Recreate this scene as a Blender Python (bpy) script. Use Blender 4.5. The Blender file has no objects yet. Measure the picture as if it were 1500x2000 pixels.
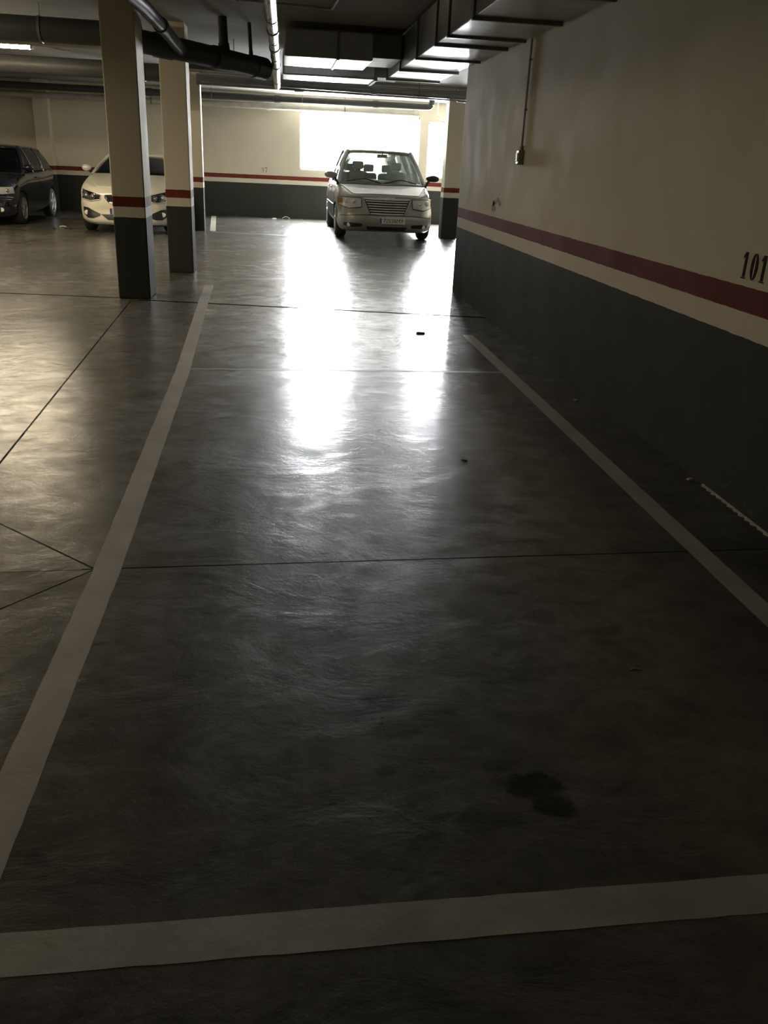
import bpy, bmesh, math, random
from mathutils import Vector, Matrix
random.seed(7)
sc = bpy.context.scene
COL = sc.collection

# ------------------------------------------------------------------ camera
R = Matrix(((0.99220003, 0.00382105, -0.12459733),
            (-0.11645951, 0.38487094, -0.91559355),
            (0.04445536, 0.92296249, 0.38231396)))
cd = bpy.data.cameras.new('camera'); cam = bpy.data.objects.new('camera', cd); COL.objects.link(cam)
cam.matrix_world = Matrix.Translation((0, 0, 1.5)) @ R.to_4x4()
cd.sensor_fit = 'VERTICAL'; cd.sensor_height = 24.0; cd.lens = 24.0 * 1651 / 2000
cd.clip_start = 0.02; cd.clip_end = 200
sc.camera = cam

# ------------------------------------------------------------------ light and exposure
WIN = 135.0           # glow of the window panes, standing in for daylight
LAMP = 40.0           # fluorescent tubes
sc.view_settings.view_transform = 'Standard'; sc.view_settings.look = 'None'
sc.view_settings.gamma = 1; sc.view_settings.use_curve_mapping = False
sc.view_settings.exposure = 0.4
w = bpy.data.worlds.new('world'); sc.world = w; w.use_nodes = True
w.node_tree.nodes['Background'].inputs[0].default_value = (0.8, 0.85, 1, 1)
w.node_tree.nodes['Background'].inputs[1].default_value = 0.02
sc.cycles.use_denoising = True
sc.cycles.max_bounces = 10; sc.cycles.diffuse_bounces = 5; sc.cycles.glossy_bounces = 5
sc.cycles.transparent_max_bounces = 16; sc.cycles.transmission_bounces = 8
sc.cycles.sample_clamp_indirect = 8.0

# ------------------------------------------------------------------ material helpers
def newmat(name):
    m = bpy.data.materials.new(name); m.use_nodes = True
    nt = m.node_tree; nt.nodes.clear()
    out = nt.nodes.new('ShaderNodeOutputMaterial')
    b = nt.nodes.new('ShaderNodeBsdfPrincipled'); nt.links.new(b.outputs[0], out.inputs[0])
    return m, nt, b, out
def sock(nt, v):
    return v
def setin(nt, inp, v):
    if hasattr(v, 'is_output') or isinstance(v, bpy.types.NodeSocket): nt.links.new(v, inp)
    elif isinstance(v, (tuple, list)): inp.default_value = (*v, 1) if len(v) == 3 and len(inp.default_value) == 4 else v
    else: inp.default_value = v
def math_(nt, op, a, b=None, c=None, clamp=False):
    n = nt.nodes.new('ShaderNodeMath'); n.operation = op; n.use_clamp = clamp
    setin(nt, n.inputs[0], a)
    if b is not None: setin(nt, n.inputs[1], b)
    if c is not None: setin(nt, n.inputs[2], c)
    return n.outputs[0]
def mix(nt, f, a, b, kind='MIX'):
    n = nt.nodes.new('ShaderNodeMix'); n.data_type = 'RGBA'; n.blend_type = kind
    setin(nt, n.inputs[0], f); setin(nt, n.inputs[6], a); setin(nt, n.inputs[7], b)
    return n.outputs[2]
def ramp(nt, v, lo, hi, a=0.0, b=1.0):
    n = nt.nodes.new('ShaderNodeMapRange'); n.clamp = True
    setin(nt, n.inputs[0], v)
    for i, x in enumerate((lo, hi, a, b)): n.inputs[i + 1].default_value = x
    return n.outputs[0]
def noise(nt, vec, scale, detail=4, rough=0.55, dist=0.0):
    n = nt.nodes.new('ShaderNodeTexNoise'); n.inputs['Scale'].default_value = scale
    n.inputs['Detail'].default_value = detail; n.inputs['Roughness'].default_value = rough
    n.inputs['Distortion'].default_value = dist
    if vec is not None: nt.links.new(vec, n.inputs['Vector'])
    return n.outputs[0]
def mapping(nt, vec, scale=(1, 1, 1), rot=(0, 0, 0), loc=(0, 0, 0)):
    n = nt.nodes.new('ShaderNodeMapping'); nt.links.new(vec, n.inputs[0])
    n.inputs['Location'].default_value = loc; n.inputs['Rotation'].default_value = rot; n.inputs['Scale'].default_value = scale
    return n.outputs[0]
def pos(nt):
    n = nt.nodes.new('ShaderNodeNewGeometry'); return n.outputs['Position']
def objc(nt):
    n = nt.nodes.new('ShaderNodeTexCoord'); return n.outputs['Object']
def sep(nt, v):
    n = nt.nodes.new('ShaderNodeSeparateXYZ'); nt.links.new(v, n.inputs[0]); return n.outputs
def bump(nt, b, h, strength=0.2, dist=0.01):
    n = nt.nodes.new('ShaderNodeBump'); n.inputs['Strength'].default_value = strength; n.inputs['Distance'].default_value = dist
    nt.links.new(h, n.inputs['Height']); nt.links.new(n.outputs[0], b.inputs['Normal'])
def simple(name, col, rough=0.5, metal=0.0, var=0.12, nscale=6.0, coat=0.0, bmp=0.0, spec=0.5):
    m, nt, b, out = newmat(name)
    p = objc(nt); f = noise(nt, p, nscale)
    c2 = tuple(max(0, c * (1 - var)) for c in col); c1 = tuple(min(1, c * (1 + var)) for c in col)
    nt.links.new(mix(nt, ramp(nt, f, .35, .65), c2, c1), b.inputs['Base Color'])
    nt.links.new(ramp(nt, f, .3, .7, max(0.02, rough * .85), min(1, rough * 1.15)), b.inputs['Roughness'])
    b.inputs['Metallic'].default_value = metal; b.inputs['Coat Weight'].default_value = coat
    b.inputs['Coat Roughness'].default_value = 0.06; b.inputs['Specular IOR Level'].default_value = spec
    if bmp: bump(nt, b, noise(nt, p, nscale * 8), bmp, 0.004)
    return m
def emit(name, col, s, var=0.0):
    m, nt, b, out = newmat(name)
    nt.nodes.remove(b); e = nt.nodes.new('ShaderNodeEmission'); e.inputs[0].default_value = (*col, 1); e.inputs[1].default_value = s
    nt.links.new(e.outputs[0], out.inputs[0]); return m
def glassmat(name, tint, dust=0.0):
    m, nt, b, out = newmat(name); nt.nodes.remove(b)
    t = nt.nodes.new('ShaderNodeBsdfTransparent'); t.inputs[0].default_value = (*tint, 1)
    g = nt.nodes.new('ShaderNodeBsdfGlossy'); g.inputs['Roughness'].default_value = 0.04
    lw = nt.nodes.new('ShaderNodeLayerWeight'); lw.inputs[0].default_value = .5
    f = math_(nt, 'ADD', math_(nt, 'MULTIPLY', math_(nt, 'POWER', lw.outputs['Facing'], 5), .9), .04)
    tr = nt.nodes.new('ShaderNodeBsdfTranslucent'); tr.inputs[0].default_value = (.8, .82, .74, 1)
    md = nt.nodes.new('ShaderNodeMixShader'); md.inputs[0].default_value = dust
    nt.links.new(t.outputs[0], md.inputs[1]); nt.links.new(tr.outputs[0], md.inputs[2])
    mx = nt.nodes.new('ShaderNodeMixShader'); nt.links.new(f, mx.inputs[0])
    nt.links.new(md.outputs[0], mx.inputs[1]); nt.links.new(g.outputs[0], mx.inputs[2]); nt.links.new(mx.outputs[0], out.inputs[0])
    return m

def painted_wall(name, z0=0.84, z1=0.945, z2=1.045):
    m, nt, b, out = newmat(name)
    p = pos(nt); x, y, z = sep(nt, p)
    wob = math_(nt, 'MULTIPLY', math_(nt, 'SUBTRACT', noise(nt, p, 9, 3), 0.5), 0.010)
    zz = math_(nt, 'ADD', z, wob)
    big = noise(nt, mapping(nt, p, (.6, .6, .35)), 1.3, 5, .6)
    cream = mix(nt, ramp(nt, big, .3, .7), (.56, .515, .41), (.65, .60, .48))
    grey = mix(nt, ramp(nt, big, .3, .7), (.036, .038, .033), (.050, .052, .045))
    white = mix(nt, ramp(nt, big, .3, .7), (.60, .55, .46), (.66, .61, .52))
    red = mix(nt, ramp(nt, noise(nt, p, 7), .3, .7), (.125, .028, .020), (.16, .036, .026))
    c = mix(nt, math_(nt, 'GREATER_THAN', zz, z0), grey, white)
    c = mix(nt, math_(nt, 'GREATER_THAN', zz, z1), c, red)
    c = mix(nt, math_(nt, 'GREATER_THAN', zz, z2), c, cream)
    scuff = ramp(nt, noise(nt, mapping(nt, p, (1, 1, 4)), 5, 6, .7), .62, .75)
    low = ramp(nt, z, .0, .5, .5, .0)
    c = mix(nt, math_(nt, 'MULTIPLY', scuff, low), c, (.25, .24, .2))
    nt.links.new(c, b.inputs['Base Color'])
    nt.links.new(ramp(nt, noise(nt, p, 3),   .3, .7, .7, .85), b.inputs['Roughness'])
    b.inputs['Specular IOR Level'].default_value = .12
    bump(nt, b, noise(nt, p, 55, 6, .6), .12, .004)
    return m

def floor_material():
    m, nt, b, out = newmat('polished_concrete')
    p = pos(nt); x, y, z = sep(nt, p)
    n1 = noise(nt, p, .55, 6, .6, .6)
    n2 = noise(nt, mapping(nt, p, (1, 1.3, 1), (0, 0, .3)), 1.7, 9, .66, .8)
    n3 = noise(nt, mapping(nt, p, (1.0, 1.4, 1), (0, 0, -.5)), 5.5, 8, .68, .5)
    n4 = noise(nt, p, 40, 5, .6)
    sw_ = noise(nt, mapping(nt, p, (2.4, .6, 1), (0, 0, .75)), 1.1, 8, .62, 1.2)
    c = mix(nt, ramp(nt, n1, .33, .68), (.066, .062, .053), (.100, .094, .080))
    c = mix(nt, ramp(nt, n2, .42, .62, 0, .75), c, (.185, .174, .150))
    c = mix(nt, ramp(nt, n3, .40, .66, 0, .55), c, (.045, .042, .036))
    c = mix(nt, ramp(nt, n4, .55, .75, 0, .25), c, (.06, .055, .05))
    chips = noise(nt, mapping(nt, p, (.9, 1.5, 1)), 13, 5, .7)
    c = mix(nt, ramp(nt, chips, .72, .80, 0, .7), c, (.04, .036, .03))
    # tyre-worn tracks, darker and smoother, along the bay
    tx = noise(nt, mapping(nt, p, (2.2, .12, 1), (0, 0, .06)), 1.6, 5, .6)
    c = mix(nt, ramp(nt, tx, .5, .72, 0, .45), c, (.075, .07, .062))
    # oil drips near the front of the bay
    stain = None
    wp = math_(nt, 'MULTIPLY', math_(nt, 'SUBTRACT', noise(nt, p, 11, 6, .7), .5), .30)
    for sx, sy, rx, ry in ((.66, 1.72, .085, .045), (.70, 1.64, .05, .05), (.60, 1.80, .05, .03), (.51, 1.60, .07, .045), (.34, 1.98, .07, .05), (.45, 2.02, .08, .04),
                           (.30, 2.12, .05, .035), (.42, 2.35, .05, .03), (.12, 1.95, .03, .02), (-.78, 1.66, .03, .02), (-.55, 1.55, .03, .02), (.28, 1.8, .03, .02), (.95, 2.6, .06, .05), (.22, 2.5, .04, .03)):
        dx = math_(nt, 'DIVIDE', math_(nt, 'SUBTRACT', x, sx), rx); dy = math_(nt, 'DIVIDE', math_(nt, 'SUBTRACT', y, sy), ry)
        d = math_(nt, 'SQRT', math_(nt, 'ADD', math_(nt, 'MULTIPLY', dx, dx), math_(nt, 'MULTIPLY', dy, dy)))
        s = ramp(nt, math_(nt, 'ADD', d, math_(nt, 'MULTIPLY', wp, 8.0)), .8, 1.25, 1 if rx * ry > .0020 and .55 < sx < .8 else .4, 0)
        stain = s if stain is None else math_(nt, 'MAXIMUM', stain, s)
    c = mix(nt, math_(nt, "MULTIPLY", stain, .8), c, (.010, .009, .008))
    # saw-cut joints
    J = [((-3.2, 9.83), (-1.5, 9.68), .04), ((-1.5, 9.6), (2.3, 9.0), .055), ((-.75, 3.03), (2.3, 3.16), .0065), ((-.68, 3.03), (-1.5, 2.99), .003),
         ((-.7, 3.03), (-1.20, 3.50), .006), ((-.7, 3.03), (-1.02, 2.66), .006), ((-1.40, 4.2), (-1.56, 9.5), .009), ((-6, 17.2), (-1.8, 18.0), .01)]
    jm = None
    for (ax, ay), (bx, by), wd in J:
        L = math.hypot(bx - ax, by - ay); ux, uy = (bx - ax) / L, (by - ay) / L
        px = math_(nt, 'SUBTRACT', x, ax); py = math_(nt, 'SUBTRACT', y, ay)
        t = math_(nt, 'ADD', math_(nt, 'MULTIPLY', px, ux), math_(nt, 'MULTIPLY', py, uy))
        q = math_(nt, 'ABSOLUTE', math_(nt, 'SUBTRACT', math_(nt, 'MULTIPLY', px, -uy), math_(nt, 'MULTIPLY', py, -ux)))
        q = math_(nt, 'ADD', q, math_(nt, 'MULTIPLY', math_(nt, 'SUBTRACT', n3, .5), wd * .9))
        s = math_(nt, 'MULTIPLY', ramp(nt, q, wd * .45, wd, 1, 0), math_(nt, 'MULTIPLY', math_(nt, 'GREATER_THAN', t, 0), math_(nt, 'LESS_THAN', t, L)))
        jm = s if jm is None else math_(nt, 'MAXIMUM', jm, s)
    c = mix(nt, math_(nt, 'MULTIPLY', jm, .92), c, (.012, .011, .010))
    nt.links.new(c, b.inputs['Base Color'])
    r = math_(nt, 'ADD', ramp(nt, n1, .35, .65, .18, .22), ramp(nt, n2, .38, .64, -.06, .06))
    r = math_(nt, 'ADD', r, ramp(nt, n3, .36, .66, -.05, .04))
    r = math_(nt, 'ADD', r, ramp(nt, sw_, .35, .65, -.03, .05))
    r = math_(nt, 'MAXIMUM', math_(nt, 'MINIMUM', r, .266), .12)
    cw = math_(nt, 'MULTIPLY', ramp(nt, n2, .40, .60, .85, .05), ramp(nt, n3, .36, .64, 1.0, .35))
    cw = math_(nt, 'MULTIPLY', cw, math_(nt, 'SUBTRACT', 1, jm)); cw = math_(nt, 'MULTIPLY', cw, math_(nt, 'SUBTRACT', 1, math_(nt, 'MULTIPLY', stain, .8))); nt.links.new(cw, b.inputs['Coat Weight'])
    b.inputs['Coat Roughness'].default_value = .46; b.inputs['Coat IOR'].default_value = 1.5
    nt.links.new(r, b.inputs['Roughness'])
    b.inputs['Specular IOR Level'].default_value = .5
    h = math_(nt, 'ADD', math_(nt, 'MULTIPLY', n2, .8), math_(nt, 'MULTIPLY', n3, .40))
    h = math_(nt, 'ADD', h, math_(nt, 'MULTIPLY', n4, .10))
    nt.links.new(math_(nt, 'MULTIPLY', ramp(nt, n3, .36, .66, .75, .25), math_(nt, 'SUBTRACT', 1, jm)), b.inputs['Specular IOR Level'])
    bump(nt, b, h, .46, .012)
    nt.links.new(b.inputs['Normal'].links[0].from_socket, b.inputs['Coat Normal'])
    return m

def concrete(name, a, b_, rough=.8):
    m, nt, b, out = newmat(name); p = pos(nt)
    f = noise(nt, p, 1.2, 7, .65)
    form = noise(nt, mapping(nt, p, (.3, 6, 1)), 1.0, 2)
    c = mix(nt, ramp(nt, f, .3, .7), a, b_); c = mix(nt, ramp(nt, form, .5, .6, 0, .15), c, (.1, .1, .09))
    nt.links.new(c, b.inputs['Base Color']); b.inputs['Roughness'].default_value = rough
    bump(nt, b, noise(nt, p, 30, 6), .2, .005); return m

def galvanised(name, col=(.50, .51, .50), rough=.30):
    m, nt, b, out = newmat(name); p = pos(nt)
    v = nt.nodes.new('ShaderNodeTexVoronoi'); v.inputs['Scale'].default_value = 22; nt.links.new(p, v.inputs['Vector'])
    sp = sep(nt, v.outputs['Color'])[0]
    f = noise(nt, mapping(nt, p, (1, 3, 3)), 1.2, 3)
    c = mix(nt, ramp(nt, sp, 0, 1), tuple(k * .86 for k in col), col)
    nt.links.new(mix(nt, ramp(nt, f, .45, .75, 0, .5), c, (.25, .25, .24)), b.inputs['Base Color'])
    b.inputs['Metallic'].default_value = .85
    nt.links.new(ramp(nt, f, .3, .7, rough * .95, rough * 1.4), b.inputs['Roughness'])
    bump(nt, b, noise(nt, mapping(nt, p, (.7, 3, .7)), 1.5, 2), .2, .02)
    return m

M = {}
M['wall'] = painted_wall('painted_wall'); M['wall_near'] = painted_wall('painted_wall_near', .795, .91, 1.025)
M['floor'] = floor_material()
M['ceil'] = concrete('ceiling_concrete', (.21, .205, .175), (.27, .26, .22))
M['beam'] = concrete('beam_concrete', (.30, .28, .23), (.38, .35, .28))
M['galv'] = galvanised('galvanised_sheet'); M['galv_dark'] = simple('duct_flange', (.16, .16, .15), .5, .6)
M['pvc'] = simple('grey_pvc', (.22, .225, .225), .22, 0, .08); M['pvc_dark'] = simple('dark_pipe', (.045, .046, .044), .5, spec=.3)
M['pvc_pale'] = simple('pale_pipe', (.42, .40, .34), .4)
M['conduit'] = simple('conduit_grey', (.40, .38, .32), .5); M['box'] = simple('switch_box_plastic', (.30, .28, .23), .36)
M['line'] = simple('line_paint', (.37, .345, .285), .5, 0, .14, 5, bmp=.2); M['line_thin'] = simple('thin_line_paint', (.22, .21, .18), .45, 0, .25, 5)
M['ink'] = simple('stencil_black', (.012, .011, .01), .8, spec=.08); M['ink_faded'] = simple('stencil_faded', (.13, .10, .07), .7)
M['win'] = emit('daylit_pane', (.95, .975, 1.0), WIN); M['win_dim'] = emit('dim_pane', (.96, .97, .98), WIN * .10)
M['tube'] = emit('lit_tube', (1.0, .83, .57), LAMP * 4.4); M['tube_old'] = emit('lit_tube_weak', (1.0, .83, .57), LAMP * 2.3)
M['alu'] = simple('window_aluminium', (.6, .6, .58), .5, .5)
M['lamp_body'] = simple('lamp_body', (.55, .54, .5), .4)
M['tyre'] = simple('tyre_rubber', (.018, .018, .018), .75); M['rim'] = simple('alloy', (.50, .50, .50), .36, .8)
M['blk'] = simple('black_plastic', (.016, .016, .016), .45); M['blk_gloss'] = simple('gloss_black', (.01, .01, .01), .12, coat=.5)
M['chrome'] = simple('chrome', (.75, .75, .75), .12, 1.0, .03); M['lampref'] = simple('reflector', (.72, .72, .70), .36, .2)
M['van'] = simple('champagne_paint', (.27, .263, .24), .36, .35, .04, coat=.8)
M['white'] = simple('white_paint', (.74, .70, .58), .36, 0, .03, coat=.7)
M['navy'] = simple('navy_paint', (.008, .010, .022), .22, .2, .1, coat=.9)
M['glass'] = glassmat('car_glass', (.80, .84, .80), .14); M['glass_dark'] = glassmat('car_glass_dark', (.25, .27, .26))
M['lens'] = glassmat('clear_lens', (.9, .9, .9)); M['seat'] = simple('seat_fabric', (.06, .06, .058), .8)
M['plate'] = simple('plate_white', (.50, .50, .47), .4); M['plate_blue'] = simple('plate_blue', (.02, .05, .3), .4)
M['paper'] = simple('paper', (.6, .58, .52), .7); M['leaf'] = simple('dry_leaf', (.022, .017, .011), .8)
M['orange'] = simple('indicator_amber', (.5, .2, .04), .3)

# ------------------------------------------------------------------ mesh helpers
def link(name, me, mats, parent=None):
    o = bpy.data.objects.new(name, me); COL.objects.link(o)
    for m in (mats if isinstance(mats, (list, tuple)) else [mats]): me.materials.append(m)
    if parent: o.parent = parent
    return o
def obj(name, bm, mats, parent=None, smooth=False, bev=0.0, seg=2, angle=40):
    bmesh.ops.recalc_face_normals(bm, faces=bm.faces)
    me = bpy.data.meshes.new(name); bm.to_mesh(me); bm.free()
    o = link(name, me, mats, parent)
    if smooth:
        me.shade_smooth() if hasattr(me, 'shade_smooth') else None
        try: me.set_sharp_from_angle(angle=math.radians(angle))
        except Exception: pass
    if bev:
        md = o.modifiers.new('b', 'BEVEL'); md.width = bev; md.segments = seg; md.limit_method = 'ANGLE'
    return o
def box(bm, x0, x1, y0, y1, z0, z1):
    vs = [bm.verts.new(v) for v in ((x0,y0,z0),(x1,y0,z0),(x1,y1,z0),(x0,y1,z0),(x0,y0,z1),(x1,y0,z1),(x1,y1,z1),(x0,y1,z1))]
    for f in ((0,3,2,1),(4,5,6,7),(0,1,5,4),(1,2,6,5),(2,3,7,6),(3,0,4,7)): bm.faces.new([vs[i] for i in f])
    return vs
def nbm(): return bmesh.new()
def tube(bm, pts, r, seg=14, cap=True):
    pts = [Vector(p) for p in pts]; rings = []
    for i, p in enumerate(pts):
        rr = r[i] if isinstance(r, (list, tuple)) else r
        if i == 0: d = pts[1] - p
        elif i == len(pts) - 1: d = p - pts[-2]
        else: d = (pts[i + 1] - p).normalized() + (p - pts[i - 1]).normalized()
        d.normalize()
        up = Vector((0, 0, 1)) if abs(d.z) < .95 else Vector((0, 1, 0))
        a = d.cross(up).normalized(); b = a.cross(d).normalized()
        rings.append([bm.verts.new(p + rr * (math.cos(2*math.pi*k/seg) * a + math.sin(2*math.pi*k/seg) * b)) for k in range(seg)])
    for i in range(len(rings) - 1):
        for k in range(seg):
            bm.faces.new((rings[i][k], rings[i][(k+1) % seg], rings[i+1][(k+1) % seg], rings[i+1][k]))
    if cap: bm.faces.new(rings[0][::-1]); bm.faces.new(rings[-1])
def bend(pts, rad=.12, n=6):
    """round the corners of a polyline"""
    pts = [Vector(p) for p in pts]; out = [pts[0]]
    for i in range(1, len(pts) - 1):
        a, p, b = pts[i-1], pts[i], pts[i+1]
        r1 = min(rad, (a-p).length * .45, (b-p).length * .45)
        s = p + (a-p).normalized() * r1; e = p + (b-p).normalized() * r1
        for k in range(n + 1):
            t = k / n; out.append(s * (1-t)**2 + p * 2*t*(1-t) + e * t*t)
    out.append(pts[-1]); return out
def empty(name, loc=(0, 0, 0), rz=0):
    o = bpy.data.objects.new(name, None); COL.objects.link(o); o.location = loc; o.rotation_euler = (0, 0, rz); o.empty_display_size = .2
    return o
def tag(o, label=None, cat=None, group=None, kind=None):
    if label: o['label'] = label
    if cat: o['category'] = cat
    if group: o['group'] = group
    if kind: o['kind'] = kind
    return o
def struct(name, bm, mat, label=None, **k):
    o = obj(name, bm, mat, **k); o['kind'] = 'structure'
    if label: o['label'] = label
    return o
def interp(tbl, t):
    if t <= tbl[0][0]: return tbl[0][1]
    for (a, va), (b, vb) in zip(tbl, tbl[1:]):
        if t <= b:
            s = (t - a) / (b - a); return va + (vb - va) * s
    return tbl[-1][1]
def sinterp(tbl, t):
    """Catmull-Rom through the table"""
    n = len(tbl)
    if t <= tbl[0][0]: return tbl[0][1]
    if t >= tbl[-1][0]: return tbl[-1][1]
    for i in range(n - 1):
        if t <= tbl[i+1][0]:
            x0, y0 = tbl[i]; x1, y1 = tbl[i+1]
            m0 = (y1 - tbl[i-1][1]) / (x1 - tbl[i-1][0]) if i > 0 else (y1 - y0) / (x1 - x0)
            m1 = (tbl[i+2][1] - y0) / (tbl[i+2][0] - x0) if i < n - 2 else (y1 - y0) / (x1 - x0)
            h = x1 - x0; s = (t - x0) / h
            return (2*s**3-3*s**2+1)*y0 + (s**3-2*s**2+s)*h*m0 + (-2*s**3+3*s**2)*y1 + (s**3-s**2)*h*m1

# ------------------------------------------------------------------ room shell
XL, XR, YN, YF, ZC = -9.0, 7.6, -4.0, 23.9, 2.97
bm = nbm(); box(bm, XL - .2, XR + .2, YN - .2, YF + .3, -.15, 0); struct('floor', bm, M['floor'], 'polished grey concrete garage floor with saw cut joints and oil drips')
bm = nbm(); box(bm, XL - .2, XR + .2, YN - .2, YF + .3, ZC, ZC + .2); struct('ceiling', bm, M['ceil'], 'dark bare concrete slab overhead')
W1 = (.60, 3.72, 1.22, 2.60); W2 = (3.94, 5.60, 1.16, 2.50)
bm = nbm()
xs = [XL - .2, W1[0], W1[1], W2[0], W2[1], XR + .2]
box(bm, xs[0], xs[1], YF, YF + .25, 0, ZC); box(bm, xs[2], xs[3], YF, YF + .25, 0, ZC); box(bm, xs[4], xs[5], YF, YF + .25, 0, ZC)
for Wd in (W1, W2):
    box(bm, Wd[0], Wd[1], YF, YF + .25, 0, Wd[2]); box(bm, Wd[0], Wd[1], YF, YF + .25, Wd[3], ZC)
struct('wall_back', bm, M['wall'], 'cream far wall with red and white stripes over a grey base, behind the parked cars')
bm = nbm(); box(bm, 2.23, 2.43, YN, 10.93, 0, ZC); box(bm, 2.43, XR + .2, 10.73, 10.93, 0, ZC)
struct('wall_right', bm, M['wall_near'], 'near right wall painted cream over a red and white stripe and grey base')
bm = nbm(); box(bm, XR, XR + .2, 10.93, YF, 0, ZC); struct('wall_right_far', bm, M['wall'])
bm = nbm(); box(bm, XL - .2, XL, YN, YF, 0, ZC); struct('wall_left', bm, M['wall'])
bm = nbm(); box(bm, XL - .2, 2.43, YN - .2, YN, 0, ZC); struct('wall_front', bm, M['wall'])
bm = nbm(); box(bm, -5.88, -5.52, YF - .32, YF, 0, ZC); struct('trim_1', bm, M['wall'], 'flat pilaster on the far wall behind the dark hatchback', bev=.01)
bm = nbm(); box(bm, -2.0, 4.5, 19.0, 19.3, 2.78, ZC); struct('trim_2', bm, M['beam'], 'concrete beam across the ceiling in front of the far bays', bev=.01)
bm = nbm(); box(bm, -4.1, -3.86, 1.0, 9.6, 2.52, ZC); struct('trim_3', bm, M['beam'], 'unseen concrete beam added left of the nearest column to shade the upper right wall', bev=.01)  # added out of view to block lamp light from the top of the right wall
for i, Wd in enumerate((W1, W2), 1):
    xm = 1.72 if i == 1 else Wd[1]
    bm = nbm(); box(bm, Wd[0], xm, YF + .13, YF + .15, Wd[2], Wd[3])
    o = struct('window_%d' % i, bm, M['win'], ['wide blown-out daylit window above the red stripe behind the minivan', 'narrow blown-out daylit window to the right of the minivan'][i - 1])
    bm = nbm(); t = .03
    box(bm, Wd[0], Wd[0] + t, YF + .09, YF + .16, Wd[2], Wd[3]); box(bm, Wd[1] - t, Wd[1], YF + .09, YF + .16, Wd[2], Wd[3])
    box(bm, Wd[0], Wd[1], YF + .09, YF + .16, Wd[2], Wd[2] + t); box(bm, Wd[0], Wd[1], YF + .09, YF + .16, Wd[3] - t, Wd[3])
    obj('window_frame', bm, M['alu'], o)
    if i == 1:
        bm = nbm(); box(bm, xm + .002, Wd[1], YF + .13, YF + .15, Wd[2], Wd[3]); obj('dim_pane', bm, M['win_dim'], o)  # right part of the window given a weaker glow to light the floor less

# ------------------------------------------------------------------ columns
def column(x0, x1, y0, y1, label):
    bm = nbm(); box(bm, x0, x1, y0, y1, 0, ZC); o = obj('column', bm, M['wall'], bev=.012)
    tag(o, label, 'column')
column(-1.705, -1.37, 9.66, 10.16, 'nearest square column with red and white band, in front of the white hatchback')
column(-1.44, -1.115, 12.02, 12.46, 'second square column, just right of the nearest one, beside the white hatchback')
column(-1.80, -1.50, 18.97, 19.27, 'farthest left column, thin and pale, standing just in front of the far wall')
column(3.585, 3.93, 19.25, 19.6, 'banded column standing to the right of the silver minivan')

# ------------------------------------------------------------------ painted floor lines
def strip(name, pts, wd, mat, label, z=.0006, rag=.0015):
    """a painted line along a polyline, edges slightly ragged"""
    bm = nbm(); L = []; Rr = []
    P = [Vector((*p, 0)) for p in pts]
    dense = []
    for a, b in zip(P, P[1:]):
        n = max(2, int((b - a).length / .06))
        dense += [a.lerp(b, k / n) for k in range(n)]
    dense.append(P[-1])
    for i, p in enumerate(dense):
        d = (dense[min(i+1, len(dense)-1)] - dense[max(i-1, 0)]).normalized(); nrm = Vector((-d.y, d.x, 0))
        L.append(p + nrm * (wd/2 + random.uniform(-rag, rag))); Rr.append(p - nrm * (wd/2 + random.uniform(-rag, rag)))
    lo = [[bm.verts.new((q.x, q.y, zz)) for q in side] for side in (L, Rr) for zz in (.0, z)]
    for i in range(len(dense) - 1):
        a, at, b, bt = lo
        bm.faces.new((at[i], at[i+1], bt[i+1], bt[i])); bm.faces.new((a[i], at[i], at[i+1], a[i+1])); bm.faces.new((b[i], b[i+1], bt[i+1], bt[i]))
    o = obj(name, bm, mat); tag(o, label, 'painted line', 'white parking lines on the floor'); return o
strip('parking_line', [(-.665, 1.30), (-.655, 3.0), (-.70, 6.4), (-.80, 9.6), (-.83, 10.9)], .105, M['line'], 'long white parking line on the left of the empty bay')
strip('parking_line', [(1.815, 8.0), (1.815, 1.32)], .10, M['line'], 'long white parking line on the right of the bay beside the grey wall base')
strip('parking_line', [(-.9, 1.29), (1.9, 1.345)], .105, M['line'], 'white parking line across the very front of the empty bay')
strip('parking_line', [(-.65, 6.40), (1.77, 6.46)], .05, M['line_thin'], 'thin faded white line crossing the bay at mid distance', rag=.005)
strip('parking_line', [(-.72, 11.5), (1.2, 11.9)], .05, M['line_thin'], 'faintest thin line crossing the floor beyond the two columns', rag=.006)
strip('parking_line', [(-1.63, 23.7), (-1.33, 18.9)], .12, M['line'], 'short white line on the floor between the farthest left column and bay 97')
strip('parking_line', [(-1.35, 18.75), (1.1, 18.3)], .06, M['line_thin'], 'thin pale line across the floor in front of bay 97', rag=.006)

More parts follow.
